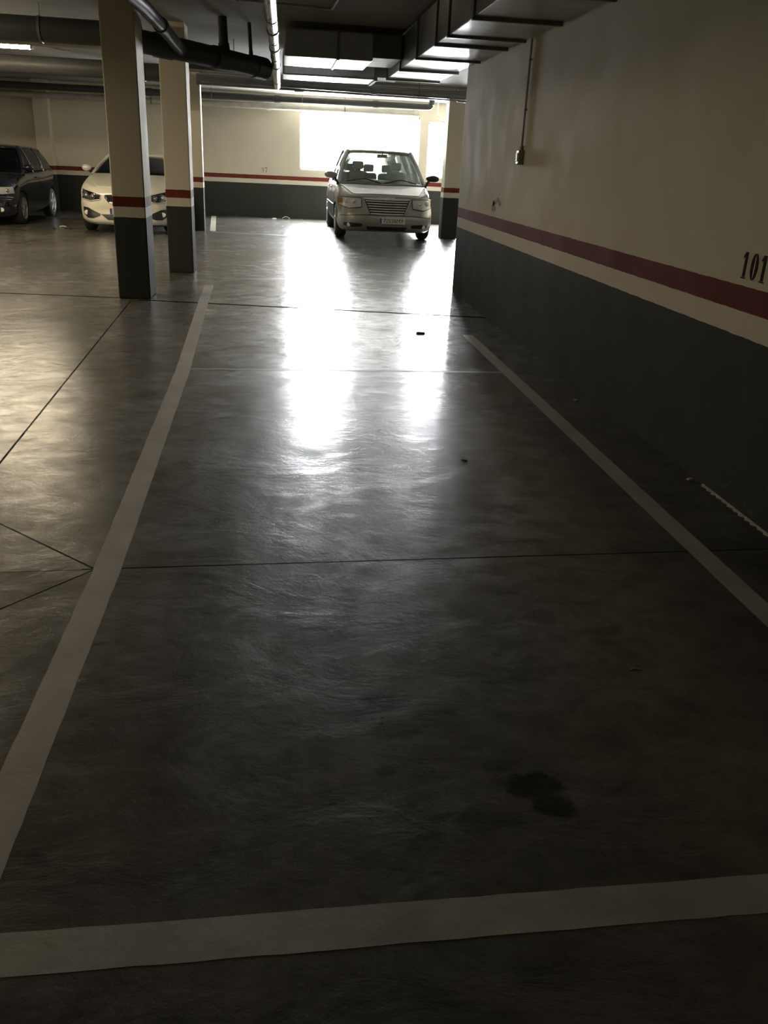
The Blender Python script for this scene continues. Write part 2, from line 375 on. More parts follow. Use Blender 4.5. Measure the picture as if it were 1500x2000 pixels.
# ------------------------------------------------------------------ painted bay numbers (stencilled didone digits)
def ellipse_ring(cx, cy, rx, ry, tx, ty, a0, a1, n=16):
    out = []
    for k in range(n + 1):
        a = math.radians(a0 + (a1 - a0) * k / n)
        out.append(((cx + rx*math.cos(a), cy + ry*math.sin(a)), (cx + (rx-tx)*math.cos(a), cy + (ry-ty)*math.sin(a))))
    return out
def digit(ch):
    """list of quad-strips in a 0..0.6 x 0..1 box"""
    S = []
    if ch == '1':
        S.append([((.21, .06), (.39, .06)), ((.21, .98), (.39, .98))]); S.append([((.12, .0), (.12, .05)), ((.48, .0), (.48, .05))])
        S.append([((.07, .80), (.10, .73)), ((.21, .98), (.21, .84))])
    elif ch == '0':
        S.append(ellipse_ring(.3, .5, .27, .5, .19, .045, 98, 262)); S.append(ellipse_ring(.3, .5, .27, .5, .19, .045, -82, 82))
    elif ch == '9':
        S.append(ellipse_ring(.29, .68, .25, .32, .13, .04, 95, 265)); S.append(ellipse_ring(.29, .68, .25, .32, .13, .04, -85, 85))
        S.append([((.54, .66), (.41, .62)), ((.50, .30), (.38, .28)), ((.36, .08), (.30, .10)), ((.10, .0), (.10, .06))]); S.append([((.06, .04), (.06, .16)), ((.20, .04), (.20, .16))])
    elif ch == '7':
        S.append([((.05, .80), (.05, 1.0)), ((.57, .86), (.57, 1.0))]); S.append([((.50, .84), (.57, .84)), ((.36, .5), (.44, .5)), ((.22, .24), (.38, .24)), ((.22, .0), (.38, .0))])
    return S
def number(txt, origin, ux, h, mat, label, slant=0.0, out=(0, 0, 0)):
    bm = nbm(); O = Vector(origin); U = Vector(ux); out = Vector(out)
    for i, ch in enumerate(txt):
        for S in digit(ch):
            V = []
            for a, b in S:
                row = []
                for (x, y) in (a, b):
                    base = O + U * ((i * .72 + x) * h * .92) + Vector((0, 0, y * h))
                    row += [bm.verts.new(base), bm.verts.new(base + out)]
                V.append(row)
            for r0, r1 in zip(V, V[1:]):
                bm.faces.new((r0[1], r0[3], r1[3], r1[1])); bm.faces.new((r0[0], r0[1], r1[1], r1[0])); bm.faces.new((r0[2], r0[3], r1[3], r1[2]))
    o = obj('bay_number', bm, mat); tag(o, label, 'number'); return o
number('101', (2.229, 4.00, 1.058), (0, -1, 0), .125, M['ink'], 'black stencilled bay number 101 on the near right wall above the red stripe', out=(-.0015, 0, 0))
number('97', (-.385, YF - .001, 1.105), (1, 0, 0), .125, M['ink_faded'], 'faded stencilled bay number 97 on the far wall', out=(0, -.0015, 0))
bm = nbm()
for k in range(9):
    c = Vector((2.2285, 9.1 + random.uniform(-.22, .22), 1.15 + random.uniform(-.06, .05))); n = 8; r = random.uniform(.012, .028)
    ring = [c + Vector((0, r * 2.2 * math.cos(2*math.pi*j/n) * random.uniform(.6, 1.3), r * math.sin(2*math.pi*j/n))) for j in range(n)]
    a = [bm.verts.new(q) for q in ring]; b = [bm.verts.new(q + Vector((-.0012, 0, 0))) for q in ring]
    bm.faces.new(b); [bm.faces.new((a[j], a[(j+1) % n], b[(j+1) % n], b[j])) for j in range(n)]
tag(obj('smudge', bm, simple('smudge_brown', (.33, .30, .235), .8, spec=.1)), 'faint brown smudge on the right wall near its far corner', 'smudge')

# ------------------------------------------------------------------ wall switch box with conduit
sw = empty('switch_box', (2.23, 8.17, 1.53)); tag(sw, 'small grey electrical box fed by a vertical conduit on the right wall', 'electrical box')
bm = nbm(); box(bm, -.05, 0, -.045, .045, 0, .125); obj('housing', bm, M['box'], sw, bev=.008)
bm = nbm(); box(bm, -.058, -.05, -.032, .032, .025, .10); obj('button', bm, M['conduit'], sw, bev=.004)
bm = nbm(); tube(bm, [(-.014, .01, .125), (-.014, .012, 1.02)], .010, 10); obj('conduit', bm, M['conduit'], sw, smooth=True)
bm = nbm(); tube(bm, [(-.014, .01, .12), (-.014, .01, .16)], .016, 10); obj('gland', bm, M['conduit'], sw, smooth=True)
for z in (.45, .85):
    bm = nbm(); box(bm, -.028, 0, 0, .022, z, z + .015); obj('clip', bm, M['conduit'], sw)

# ------------------------------------------------------------------ ventilation ducts and pipes
D = empty('ventilation_duct', (1.52, 0, 2.56)); tag(D, 'large rectangular galvanised duct running overhead along the right wall', 'duct')
ys = [1.2, 4.3, 6.2, 7.35, 8.4, 9.05, 10.25, 11.6, 12.95]
for i, (a, b) in enumerate(zip(ys, ys[1:])):
    bm = nbm(); dz = .0 if i % 2 else .006
    box(bm, 0, .71 if b > 10.9 else .705, a + .02, b - .02, dz, .38); obj('duct_section', bm, M['galv'], D, bev=.006)
for y in ys[:]:
    bm = nbm(); box(bm, -.02, .70 if y < 10.9 else .73, y - .02, y + .02, -.022, .38); obj('flange', bm, M['galv_dark'], D, bev=.003)
D2 = empty('ventilation_duct', (.095, 11.2, 2.60)); tag(D2, 'short galvanised cross duct with a bright underside, left of the long duct', 'duct')
bm = nbm(); box(bm, 0, 1.05, .1, 1.3, 0, .3); obj('duct_section', bm, M['galv'], D2, bev=.02)
bm = nbm(); box(bm, .62, .65, .08, 1.32, -.012, .31); obj('flange', bm, M['galv_dark'], D2)
bm = nbm(); box(bm, 1.05, 1.40, .15, 1.2, .04, .30); obj('branch_collar', bm, M['galv_dark'], D2, bev=.01)
for x in (.2, .9):
    bm = nbm(); tube(bm, [(x, .7, .3), (x, .7, ZC - 2.60)], .006, 8); obj('hanger', bm, M['galv_dark'], D2)
D3 = empty('ventilation_duct', (.095, 13.75, 2.60)); tag(D3, 'galvanised cross duct behind the short one, glowing along its lower edge', 'duct')
bm = nbm(); vs = box(bm, 0, 1.35, 0, .9, 0, .32); obj('duct_section', bm, M['galv'], D3, bev=.02)
bm = nbm(); box(bm, 1.33, 1.37, -.02, .92, -.015, .33); obj('flange', bm, M['galv_dark'], D3)
bm = nbm(); box(bm, 1.37, 1.72, .1, .8, .04, .30); obj('branch_collar', bm, M['galv_dark'], D3, bev=.01)
for x in (.2, 1.2):
    bm = nbm(); tube(bm, [(x, .45, .3), (x, .45, ZC - 2.60)], .006, 8); obj('hanger', bm, M['galv_dark'], D3)

def pipe(name, pts, r, mat, label=None, cat='pipe', couplings=(), group=None, cr=1.18, rad=.15, cmat=None, brackets=(), root=None):
    P = bend(pts, rad)
    if root is None: o = empty(name, pts[0]); tag(o, label, cat, group)
    else: o = root
    off = Vector(o.location)
    bm = nbm(); tube(bm, [p - off for p in P], r, 18); obj('pipe_run', bm, mat, o, smooth=True)
    for (i, t) in couplings:
        a, b = Vector(pts[i]), Vector(pts[i+1]); c = a.lerp(b, t) - off; d = (b - a).normalized() * (r * .9)
        bm = nbm(); tube(bm, [c - d, c + d], r * cr, 18); obj('coupling', bm, cmat or mat, o, smooth=True)
    for (i, t) in brackets:
        a, b = Vector(pts[i]), Vector(pts[i+1]); c = a.lerp(b, t) - off; d = (b - a).normalized() * .014
        bm = nbm(); tube(bm, [c - d, c + d], r * 1.08, 16); obj('clamp', bm, M['galv_dark'], o, smooth=True)
        bm = nbm(); tube(bm, [(c.x, c.y, c.z + r * .9), (c.x, c.y, ZC - off.z)], .006, 8); obj('hanger', bm, M['galv_dark'], o)
    return o
K = pipe('drain_pipe', [(-1.66, 10.47, 2.60), (-.95, 11.0, 2.55), (-.13, 11.95, 2.50)], .115, M['pvc_dark'], 'thick dark drain pipe crossing overhead in front of the second column',
     couplings=((0, .6), (1, .35), (1, .9)), cr=1.10)
pipe('', [(-.05, 3.0, 2.62), (-.045, 7.4, 2.60), (.0, 12.0, 2.55), (.015, 15.0, 2.53)], .050, M['pvc'], couplings=((1, .35), (1, .99), (1, .62), (2, .7)), brackets=((1, .2), (1, .5), (1, .8)), root=K)
pipe('', [(-.60, 11.35, 2.6), (-.62, 11.37, ZC - .003)], .055, M['pvc_dark'], couplings=((0, .12),), root=K)
pipe('', [(-.30, 11.7, 2.6), (-.32, 11.72, ZC - .003)], .022, M['pvc_dark'], couplings=((0, .12),), root=K)
pipe('', [(-1.34, 6.8, 2.74), (-1.2, 9.0, 2.71), (-1.15, 10.1, 2.67), (-1.05, 10.85, 2.55)], .065, M['pvc_dark'], couplings=((1, .9),), root=K)
pipe('conduit_pipe', [(-1.35, 9.75, 2.945), (.58, 10.15, 2.945), (.62, 9.2, 2.945), (.66, 7.5, 2.945)], .014, M['conduit'], 'thin conduit on the ceiling with a bright elbow at its right end', 'conduit',
     couplings=((0, .98),), rad=.06, brackets=((0, .5),))
pipe('drain_pipe', [(-1.46, 13.3, 2.66), (-.2, 13.4, 2.62)], .085, M['pvc_dark'], 'short dark pipe just behind the second column', brackets=((0, .7),))
pipe('drain_pipe', [(-1.2, 15.35, 2.60), (1.1, 15.40, 2.58), (3.6, 15.5, 2.56)], .05, M['pvc'],
     'slim glossy cross pipe with white glints beyond the cross ducts', couplings=((0, .2), (0, .32), (1, .72), (1, .2)), brackets=((0, .5), (1, .5)))
pipe('drain_pipe', [(-1.3, 15.8, 2.62), (4.3, 16.0, 2.60)], .085, M['pvc'], 'wider cross pipe right behind the slim glossy one', couplings=((0, .3), (0, .8)), brackets=((0, .5),))
pipe('drain_pipe', [(-8.9, 11.2, 2.72), (-1.52, 11.25, 2.70)], .13, M['pvc_dark'], 'thick dark pipe above the lit lamp at the left', brackets=((0, .4), (0, .85)))
pipe('drain_pipe', [(-8.9, 16.6, 2.755), (-1.5, 16.65, 2.74)], .14, M['pvc_dark'], 'thick dark pipe behind and below the lit lamp at the left', brackets=((0, .5), (0, .9)))
pipe('drain_pipe', [(-8.9, 13.0, 2.70), (-1.6, 13.9, 2.82)], .03, M['pvc_pale'], 'slim pale pipe between the two thick dark pipes at the left', brackets=((0, .5), (0, .9)))
pipe('drain_pipe', [(-8.9, 22.4, 2.74), (3.0, 22.75, 2.79), (3.78, 22.75, 2.79), (3.80, 22.75, 2.965)], .075, M['pvc_dark'], 'dark pipe high along the far wall turning up at its right end',
     couplings=((0, .75), (0, .95), (0, .5)), brackets=((0, .8), (0, .62)), rad=.12)
pipe('drain_pipe', [(-8.9, 23.5, 2.60), (-5.9, 23.5, 2.62), (3.62, 23.6, 2.67)], .07, M['pvc_pale'], 'pale pipe along the far wall right above the wide window', couplings=((1, .6), (1, .99)), brackets=((1, .3), (1, .8)))
pipe('drop_pipe', [(4.1, 23.6, 2.965), (4.1, 23.6, 2.62), (4.32, 23.6, 2.55)], .022, M['pvc_pale'], 'short pale elbow pipe above the narrow window', rad=.08)

# ------------------------------------------------------------------ lamps
def batten(loc, L, label, lit=True, rz=0, tm='tube'):
    e = empty('fluorescent_lamp', loc, rz); tag(e, label, 'lamp')
    bm = nbm(); box(bm, 0, L, -.085, .085, .025, .085); obj('lamp_body', bm, M['lamp_body'], e, bev=.015)
    for y in (-.034, .034):
        bm = nbm(); tube(bm, [(.04, y, 0), (L - .04, y, 0)], .028, 12); obj('tube', bm, M[tm] if lit else M['lamp_body'], e, smooth=True)
    for x in (.0, L - .03):
        bm = nbm(); box(bm, x, x + .03, -.06, .06, -.03, .04); obj('end_cap', bm, M['lamp_body'], e, bev=.006)
    for x in (.25, L - .25):
        bm = nbm(); tube(bm, [(x, 0, .08), (x, 0, ZC - loc[2])], .005, 6); obj('suspension_rod', bm, M['galv_dark'], e)
    return e
batten((-5.12, 14.9, 2.85), 1.5, 'lit warm fluorescent lamp at the left edge over the parked cars', tm='tube_old')
batten((-4.75, 18.1, 2.76), 1.2, 'unlit fluorescent batten behind the lit lamp, above the white hatchback', lit=False)
batten((-6.2, 9.0, 2.62), 1.9, 'lit warm fluorescent lamp outside the view to the left of the empty bay')
batten((-6.8, 14.9, 2.85), 1.5, 'lit warm fluorescent lamp outside the view, left of the visible lit one', tm='tube_old')
pipe('lamp_cable', [(-3.62, 14.9, 2.88), (-3.40, 14.9, 2.88), (-3.24, 14.9, 2.84), (-3.08, 14.9, 2.83)], .013, M['lamp_body'], 'pale cable and plug leading right out of the lit lamp', 'cable', couplings=((2, .6),), rad=.05)

# ------------------------------------------------------------------ cars
class Car:
    """local frame: x to the side, y backwards from the nose, z up"""
    def __init__(s, name, loc, rz, p, label, cat='car'):
        s.p = p; s.root = empty(name, loc, rz); tag(s.root, label, cat)
    def W(s, y): return s.p['hw'] * interp(s.p['plan'], y / s.p['L'])
    def S(s, t): return sinterp(s.p['side'], t)
    def F(s, x, t):
        a = min(1, abs(x) / s.p['hw'])
        return sinterp(s.p['nose'], t) + s.p['c1'] * a*a + s.p['c2'] * max(0, (a - s.p['ck']) / (1 - s.p['ck']))**2.4
    def Rr(s, x, t):
        a = min(1, abs(x) / s.p['hw'])
        return s.p['L'] - sinterp(s.p['tail'], t) - .06 * a*a - .25 * max(0, (a - .75) / .25)**2.4
    def top(s, x, y): return sinterp(s.p['top'], y) - s.p['crown'] * min(1, abs(x) / s.p['hw'])**3
    def bot(s, y): return interp(s.p['bottom'], y)
    def perim(s, i, NF, NS, t):
        hw = s.p['hw'] * s.S(t)
        if i <= NF:
            x = hw * s.p['plan'][0][1] * math.sin(math.pi/2 * i / NF) if i < NF else hw * s.p['plan'][0][1]
            return x, s.F(x / max(s.S(t), .01), t)
        if i <= NF + NS:
            k = (i - NF) / NS; y0 = s.F(s.p['hw'], t); y1 = s.Rr(s.p['hw'], t)
            y = y0 + (y1 - y0) * k; return s.W(y) * s.S(t), y
        k = (i - NF - NS) / NF; x = hw * s.p['plan'][-1][1] * math.cos(math.pi/2 * k)
        return x, s.Rr(x / max(s.S(t), .01), t)
    def body(s, mat):
        NF, NS, NT = 14, 40, 22; N = NF*2 + NS
        bm = nbm(); G = {}
        ts = [k / NT for k in range(NT + 1)]; ts = [t if t < .9 else t for t in ts]
        for j, t in enumerate(ts):
            for i in range(N + 1):
                x, y = s.perim(i, NF, NS, t); zt = s.top(x, y); zb = s.bot(y)
                z = zb + (zt - zb) * t
                for sg in (1, -1):
                    if i in (0, N) and sg == -1: G[j, i, -1] = G[j, i, 1]; continue
                    G[j, i, sg] = bm.verts.new((sg * (0 if i in (0, N) else x), y, z))
        for sg in (1, -1):
            for j in range(NT):
                for i in range(N): bm.faces.new((G[j, i, sg], G[j, i+1, sg], G[j+1, i+1, sg], G[j+1, i, sg]))
        K = 24
        for j in (0, NT):
            prev = None
            for i in range(N + 1):
                if i in (0, N): row = [G[j, i, 1]]
                else:
                    a = G[j, i, 1].co; row = [G[j, i, 1]]
                    for k in range(1, K):
                        x = a.x * (1 - 2*k/K); z = s.top(x, a.y) if j else a.z
                        row.append(bm.verts.new((x, a.y, z)))
                    row.append(G[j, i, -1])
                if prev:
                    if len(prev) == 1:
                        for k in range(K): bm.faces.new((prev[0], row[k], row[k+1]))
                    elif len(row) == 1:
                        for k in range(K): bm.faces.new((prev[k], row[0], prev[k+1]))
                    else:
                        for k in range(K): bm.faces.new((prev[k], row[k], row[k+1], prev[k+1]))
                prev = row
        o = obj('body', bm, [mat, M['blk']], s.root, smooth=True, angle=50)
        # wheel wells
        cut = nbm()
        for yw in s.p['wheels']:
            for sg in (1, -1):
                h = s.p['hw']; r = s.p['wr'] * 1.10
                a = Matrix.Translation((sg * (h - .12), yw, s.p['wr'])) @ Matrix.Rotation(math.pi/2, 4, 'Y')
                bmesh.ops.create_cone(cut, cap_ends=True, segments=40, radius1=r, radius2=r, depth=.42, matrix=a)
        me = bpy.data.meshes.new('cut'); cut.to_mesh(me); cut.free(); me.materials.append(mat); me.materials.append(M['blk'])
        for f in me.polygons: f.material_index = 1
        c = bpy.data.objects.new('cut', me); COL.objects.link(c)
        md = o.modifiers.new('c', 'BOOLEAN'); md.operation = 'DIFFERENCE'; md.object = c; md.solver = 'EXACT'
        o.parent = None
        dg = bpy.context.evaluated_depsgraph_get(); nm = bpy.data.meshes.new_from_object(o.evaluated_get(dg))
        o.modifiers.clear(); o.data = nm; o.parent = s.root; bpy.data.objects.remove(c)
        try: nm.set_sharp_from_angle(angle=math.radians(50))
        except Exception: pass
        return o
    def front(s, x, z, off=0.0):
        zt = s.top(x, .15); t = (z - s.bot(0)) / (zt - s.bot(0)); t = max(0, min(1, t))
        xx = min(abs(x), s.p['hw'] * .985)
        y = s.F(xx / max(s.S(t), .01), t)
        for _ in range(3):
            zt = s.top(x, y); zb = s.bot(y); t = max(0, min(1, (z - zb) / (zt - zb))); y = s.F(xx / max(s.S(t), .01), t)
        return Vector((x, y - off, z))
    def patch(s, name, tops, bots, mat, off=.006, parent=None, rows=5, thick=.012, fn=None, n=14):
        """surface piece between an upper and a lower polyline (x, z) on the nose, with real thickness"""
        fn = fn or s.front; bm = nbm()
        def rs(pl):
            out = []
            for k in range(n + 1):
                f = k / n * (len(pl) - 1); i = min(int(f), len(pl) - 2); u = f - i
                out.append((pl[i][0] + (pl[i+1][0]-pl[i][0])*u, pl[i][1] + (pl[i+1][1]-pl[i][1])*u))
            return out
        T, B = rs(tops), rs(bots); A = []; Bk = []
        for r in range(rows + 1):
            v = r / rows
            pts = [(a[0]+(b[0]-a[0])*v, a[1]+(b[1]-a[1])*v) for a, b in zip(T, B)]
            A.append([bm.verts.new(fn(x, z, off)) for x, z in pts]); Bk.append([bm.verts.new(fn(x, z, off - thick)) for x, z in pts])
        for r in range(rows):
            for k in range(n):
                bm.faces.new((A[r][k], A[r][k+1], A[r+1][k+1], A[r+1][k])); bm.faces.new((Bk[r][k+1], Bk[r][k], Bk[r+1][k], Bk[r+1][k+1]))
        for k in range(n):
            bm.faces.new((A[0][k+1], A[0][k], Bk[0][k], Bk[0][k+1])); bm.faces.new((A[-1][k], A[-1][k+1], Bk[-1][k+1], Bk[-1][k]))
        for r in range(rows):
            bm.faces.new((A[r][0], A[r+1][0], Bk[r+1][0], Bk[r][0])); bm.faces.new((A[r+1][-1], A[r][-1], Bk[r][-1], Bk[r+1][-1]))
        return obj(name, bm, mat, parent or s.root, smooth=True, angle=50)
    def line(s, name, pts, r, mat, off=.006, parent=None, fn=None):
        fn = fn or s.front; P = []
        for a, b in zip(pts, pts[1:]):
            for k in range(6): P.append(fn(a[0]+(b[0]-a[0])*k/6, a[1]+(b[1]-a[1])*k/6, off))
        P.append(fn(*pts[-1], off)); bm = nbm(); tube(bm, P, r, 8); return obj(name, bm, mat, parent or s.root, smooth=True)
    def hood(s, mat, y0, y1, w0, w1):
        bm = nbm(); n, m_ = 24, 20; A = []; B = []
        for j in range(m_ + 1):
            v = j / m_; wv = w0 + (w1 - w0) * v**.7
            ra, rb = [], []
            for i in range(n + 1):
                u = -1 + 2*i/n; x = u * wv
                yy0 = s.F(x / s.p['side'][-1][1], 1.0) + y0; y = yy0 + (y1 + .16*u*u - yy0) * v
                z = s.top(x, y) + .014
                ra.append(bm.verts.new((x, y, z))); rb.append(bm.verts.new((x, y, z - .03)))
            A.append(ra); B.append(rb)
        for j in range(m_):
            for i in range(n):
                bm.faces.new((A[j][i], A[j][i+1], A[j+1][i+1], A[j+1][i])); bm.faces.new((B[j][i+1], B[j][i], B[j+1][i], B[j+1][i+1]))
        for i in range(n):
            bm.faces.new((A[0][i], A[0][i+1], B[0][i+1], B[0][i])); bm.faces.new((A[-1][i+1], A[-1][i], B[-1][i], B[-1][i+1]))
        for j in range(m_):
            bm.faces.new((A[j][0], A[j+1][0], B[j+1][0], B[j][0])); bm.faces.new((A[j+1][-1], A[j][-1], B[j][-1], B[j+1][-1]))
        return obj('hood', bm, mat, s.root, smooth=True, angle=40)
    # ---- greenhouse
    def gh(s, v, y, sg):
        """point on the side glass surface: v 0 belt .. 1 roof edge"""
        g = s.p['gh']; x = g['wb'] + (g['wr'] - g['wb']) * v + .03 * math.sin(math.pi * v)
        taper = 1 - g.get('taper', .06) * max(0, (y - g['yr0']) / (g['yb1'] - g['yr0']))**2
        zb = s.top(g['wb'], y) - .02; zr = s.roofz(y)
        return Vector((sg * x * taper, y, zb + (zr - zb) * v))
    def roofz(s, y): return sinterp(s.p['gh']['roof'], y)
    def wsp(s, u, v, rear=False):
        g = s.p['gh']
        if not rear:
            b = Vector((u * g['wb'], g['yb0'] + g['cv'] * u*u, s.top(u * g['wb'], g['yb0'] + g['cv']*u*u) - .01))
            t = Vector((u * g['wr'], g['yr0'] + g['cv'] * .55 * u*u, s.roofz(g['yr0'] + g['cv'] * .55) - .02*u*u + .0))
        else:
            tp = 1 - g.get('taper', .06)
            b = Vector((u * g['wb'] * tp, g['yb1'] - .05*u*u, s.top(u * g['wb'], min(g['yb1'], s.p['L'] - .1)) - .01))
            t = Vector((u * g['wr'] * (1 - g.get('taper', .06) * .8), g['yr1'] - .05*u*u, s.roofz(g['yr1']) - .02*u*u))
        p = b.lerp(t, v); p += Vector((0, (.04 if rear else -.03) * math.sin(math.pi * v), .02 * math.sin(math.pi * v))); return p
    def sheet(s, name, fn, n, m_, mat, parent=None, thick=.005):
        bm = nbm(); A = [[bm.verts.new(fn(i/n, j/m_)) for i in range(n+1)] for j in range(m_+1)]
        for j in range(m_):
            for i in range(n): bm.faces.new((A[j][i], A[j][i+1], A[j+1][i+1], A[j+1][i]))
        o = obj(name, bm, mat, parent or s.root, smooth=True)
        if thick:
            md = o.modifiers.new('s', 'SOLIDIFY'); md.thickness = thick; md.offset = -1
        return o
    def greenhouse(s, paint, glass, pillars, pmat=None, dark=None, dp=.06, bp=.035):
        g = s.p['gh']; root = s.root; pmat = pmat or paint
        s.sheet('windscreen', lambda a, b: s.wsp(-1 + 2*a, b), 16, 8, glass)
        s.sheet('rear_window', lambda a, b: s.wsp(-1 + 2*a, b, True), 16, 8, glass)
        # roof
        def rf(a, b):
            u = -1 + 2*a; y0 = s.wsp(u, 1).y - .02; y1 = s.wsp(u, 1, True).y + .03; y = y0 + (y1 - y0) * b
            tp = 1 - g.get('taper', .06) * max(0, (y - g['yr0']) / (g['yb1'] - g['yr0']))**2
            return Vector((u * (g['wr'] + .012) * tp, y, s.roofz(y) + .035 - .03 * abs(u)**3))
        s.sheet('roof', rf, 18, 20, paint, thick=.045)
        for sg in (1, -1):
            ya = s.wsp(1, 0).y; yb = s.wsp(1, 0, True).y
            def edge(v, y): 
                lo = ya + (s.wsp(1, 1).y - ya) * v; hi = yb + (s.wsp(1, 1, True).y - yb) * v
                return max(lo, min(hi, y))
            cuts = [-9] + pillars + [99]
            for k in range(len(cuts) - 1):
                s.sheet('side_window', lambda a, b, c0=cuts[k], c1=cuts[k+1], sg=sg: s.gh(b, edge(b, c0) + (edge(b, c1) - edge(b, c0)) * a, sg), 10, 6, dark if dark and k else glass)
            def bar(nm, f, r, mt):
                bm = nbm(); tube(bm, [f(k / 8) for k in range(9)], r, 8); obj(nm, bm, mt, root, smooth=True)
            bar('pillar', lambda v: s.gh(v, edge(v, -9), sg) + Vector((-.01*sg, .01, 0)), .045, pmat)
            bar('pillar', lambda v: s.gh(v*(1.03 - dp), edge(v*(1.03 - dp), 99), sg) + Vector((-1.0*dp*sg, -.5*dp, 0)), dp, pmat)
            for py in pillars: bar('pillar', lambda v, py=py: s.gh(v, edge(v, py), sg) + Vector((-.6*bp*sg, 0, 0)), bp, M['blk'])
            bm = nbm(); tube(bm, [s.gh(0, ya + (yb - ya) * k / 16, sg) + Vector((0, 0, .01)) for k in range(17)], .012, 8); obj('window_trim', bm, M['blk'], root, smooth=True)
    def wheel(s, x, y, spokes=5, rimmat=None):
        sg = 1 if x > 0 else -1; r = s.p['wr']; wd = s.p.get('ww', .21)
        def lathe(prof, n=40):
            bm = nbm(); R_ = [[bm.verts.new((a, b * math.cos(2*math.pi*k/n), b * math.sin(2*math.pi*k/n))) for k in range(n)] for a, b in prof]
            for p0, p1 in zip(R_, R_[1:]):
                for k in range(n): bm.faces.new((p0[k], p0[(k+1) % n], p1[(k+1) % n], p1[k]))
            return bm
        ri = r * .68
        prof = [(-wd/2, ri), (-wd/2 - .005, r*.85), (-wd/2 + .02, r*.97), (-wd/2 + .05, r), (wd/2 - .05, r), (wd/2 - .02, r*.97), (wd/2 + .005, r*.85), (wd/2, ri), (wd/2 - .03, ri * .97), (-wd/2 + .03, ri*.97), (-wd/2, ri)]
        o = obj('wheel', lathe(prof), M['tyre'], s.root, smooth=True); o.location = (x - sg * wd/2, y, r)
        bm = lathe([(sg*(wd/2 - .005), ri*1.0), (sg*(wd/2 + .002), ri*.98), (sg*(wd/2 - .01), ri*.92), (sg*(wd/2 - .09), ri*.88), (sg*(wd/2 - .10), .02)])
        obj('rim', bm, rimmat or M['rim'], o, smooth=True)
        for k in range(spokes):
            a = 2*math.pi*k/spokes; bm = nbm(); box(bm, sg*(wd/2) - .035 if sg > 0 else -wd/2 + .0, sg*(wd/2) if sg > 0 else -wd/2 + .035, -.028, .028, .03, ri * .95)
            bmesh.ops.rotate(bm, verts=bm.verts, cent=(0, 0, 0), matrix=Matrix.Rotation(a, 3, 'X')); obj('spoke', bm, rimmat or M['rim'], o, bev=.008)
        bm = nbm(); tube(bm, [(sg * (wd/2 - .06), 0, 0), (sg * (wd/2 + .003), 0, 0)], .055, 20); obj('hub_cap', bm, rimmat or M['rim'], o, smooth=True)
    def mirror(s, sg, paint, y, z, xo, size=(.11, .07, .085)):
        bm = nbm(); bmesh.ops.create_uvsphere(bm, u_segments=20, v_segments=14, radius=1)
        for v in bm.verts:
            c = v.co; c.x *= size[0]; c.z *= size[2] * (1.0 + .12 * c.x/size[0]*sg)
            c.y = c.y * size[1] if c.y < 0 else c.y * .02
            v.co = c + Vector((sg * xo, y, z))
        m_ = obj('wing_mirror', bm, paint, s.root, smooth=True)
        bm = nbm(); tube(bm, [(sg * (xo - size[0] * .5), y, z - size[2]*.6), (sg * (s.p['gh']['wb'] - .02), y + .03, s.top(s.p['gh']['wb'], y) - .02)], .025, 8); obj('mirror_arm', bm, M['blk'], m_, smooth=True)
        bm = nbm(); bmesh.ops.create_circle(bm, cap_ends=True, segments=20, radius=1, matrix=Matrix.Rotation(math.pi/2, 4, 'X'))
        for v in bm.verts: v.co = Vector((v.co.x * size[0] * .85 + sg * xo, y + .022, v.co.z * size[2] * .8 + z))
        obj('mirror_glass', bm, M['chrome'], m_)
    def seat(s, x, y, z0, h=.62, w_=.24):
        bm = nbm(); vs = box(bm, x - w_, x + w_, y, y + .13, z0, z0 + h)
        for v in vs[4:]: v.co.x = x + (v.co.x - x) * .82; v.co.y += .16
        o = obj('seat', bm, M['seat'], s.root, bev=.05, seg=4)
        bm = nbm(); box(bm, x - .125, x + .125, y + .16, y + .25, z0 + h + .03, z0 + h + .19); obj('headrest', bm, M['seat'], o, bev=.04, seg=4)
        for q in (-.06, .06):
            bm = nbm(); tube(bm, [(x + q, y + .2, z0 + h - .05), (x + q, y + .205, z0 + h + .08)], .008, 6)
            obj('headrest_post', bm, M['rim'], o)
    def deck(s, y0, y1):
        g = s.p['gh']
        def f(a, b):
            u = -1 + 2*a; y = y0 + (y1 - y0) * b
            return Vector((u * g['wb'] * .96, y, s.top(u * g['wb'], y) + .012))
        s.sheet('dashboard', f, 10, 12, M['blk'], thick=.01)
    def text_plate(s, x, z, wd, hg, txt, y=None):
        fy = s.front(x, z).y - .018 if y is None else y
        bm = nbm(); box(bm, x - wd/2, x + wd/2, fy - .006, fy, z - hg/2, z + hg/2); o = obj('number_plate', bm, M['plate'], s.root, bev=.004)
        bm = nbm(); box(bm, x - wd/2 + .004, x - wd/2 + .04, fy - .0075, fy - .004, z - hg/2 + .006, z + hg/2 - .006); obj('country_band', bm, M['plate_blue'], o)
        if txt:
            cu = bpy.data.curves.new('t', 'FONT'); cu.body = txt; cu.size = hg * .92; cu.align_x = 'CENTER'; cu.align_y = 'CENTER'; cu.extrude = .0008
            to = bpy.data.objects.new('t', cu); COL.objects.link(to)
            me = bpy.data.meshes.new_from_object(to.evaluated_get(bpy.context.evaluated_depsgraph_get())); bpy.data.objects.remove(to)
            me.transform(Matrix.Translation((x + .02, fy - .0072, z)) @ Matrix.Rotation(math.pi/2, 4, 'X'))
            link('plate_characters', me, M['ink'], o)
        return o

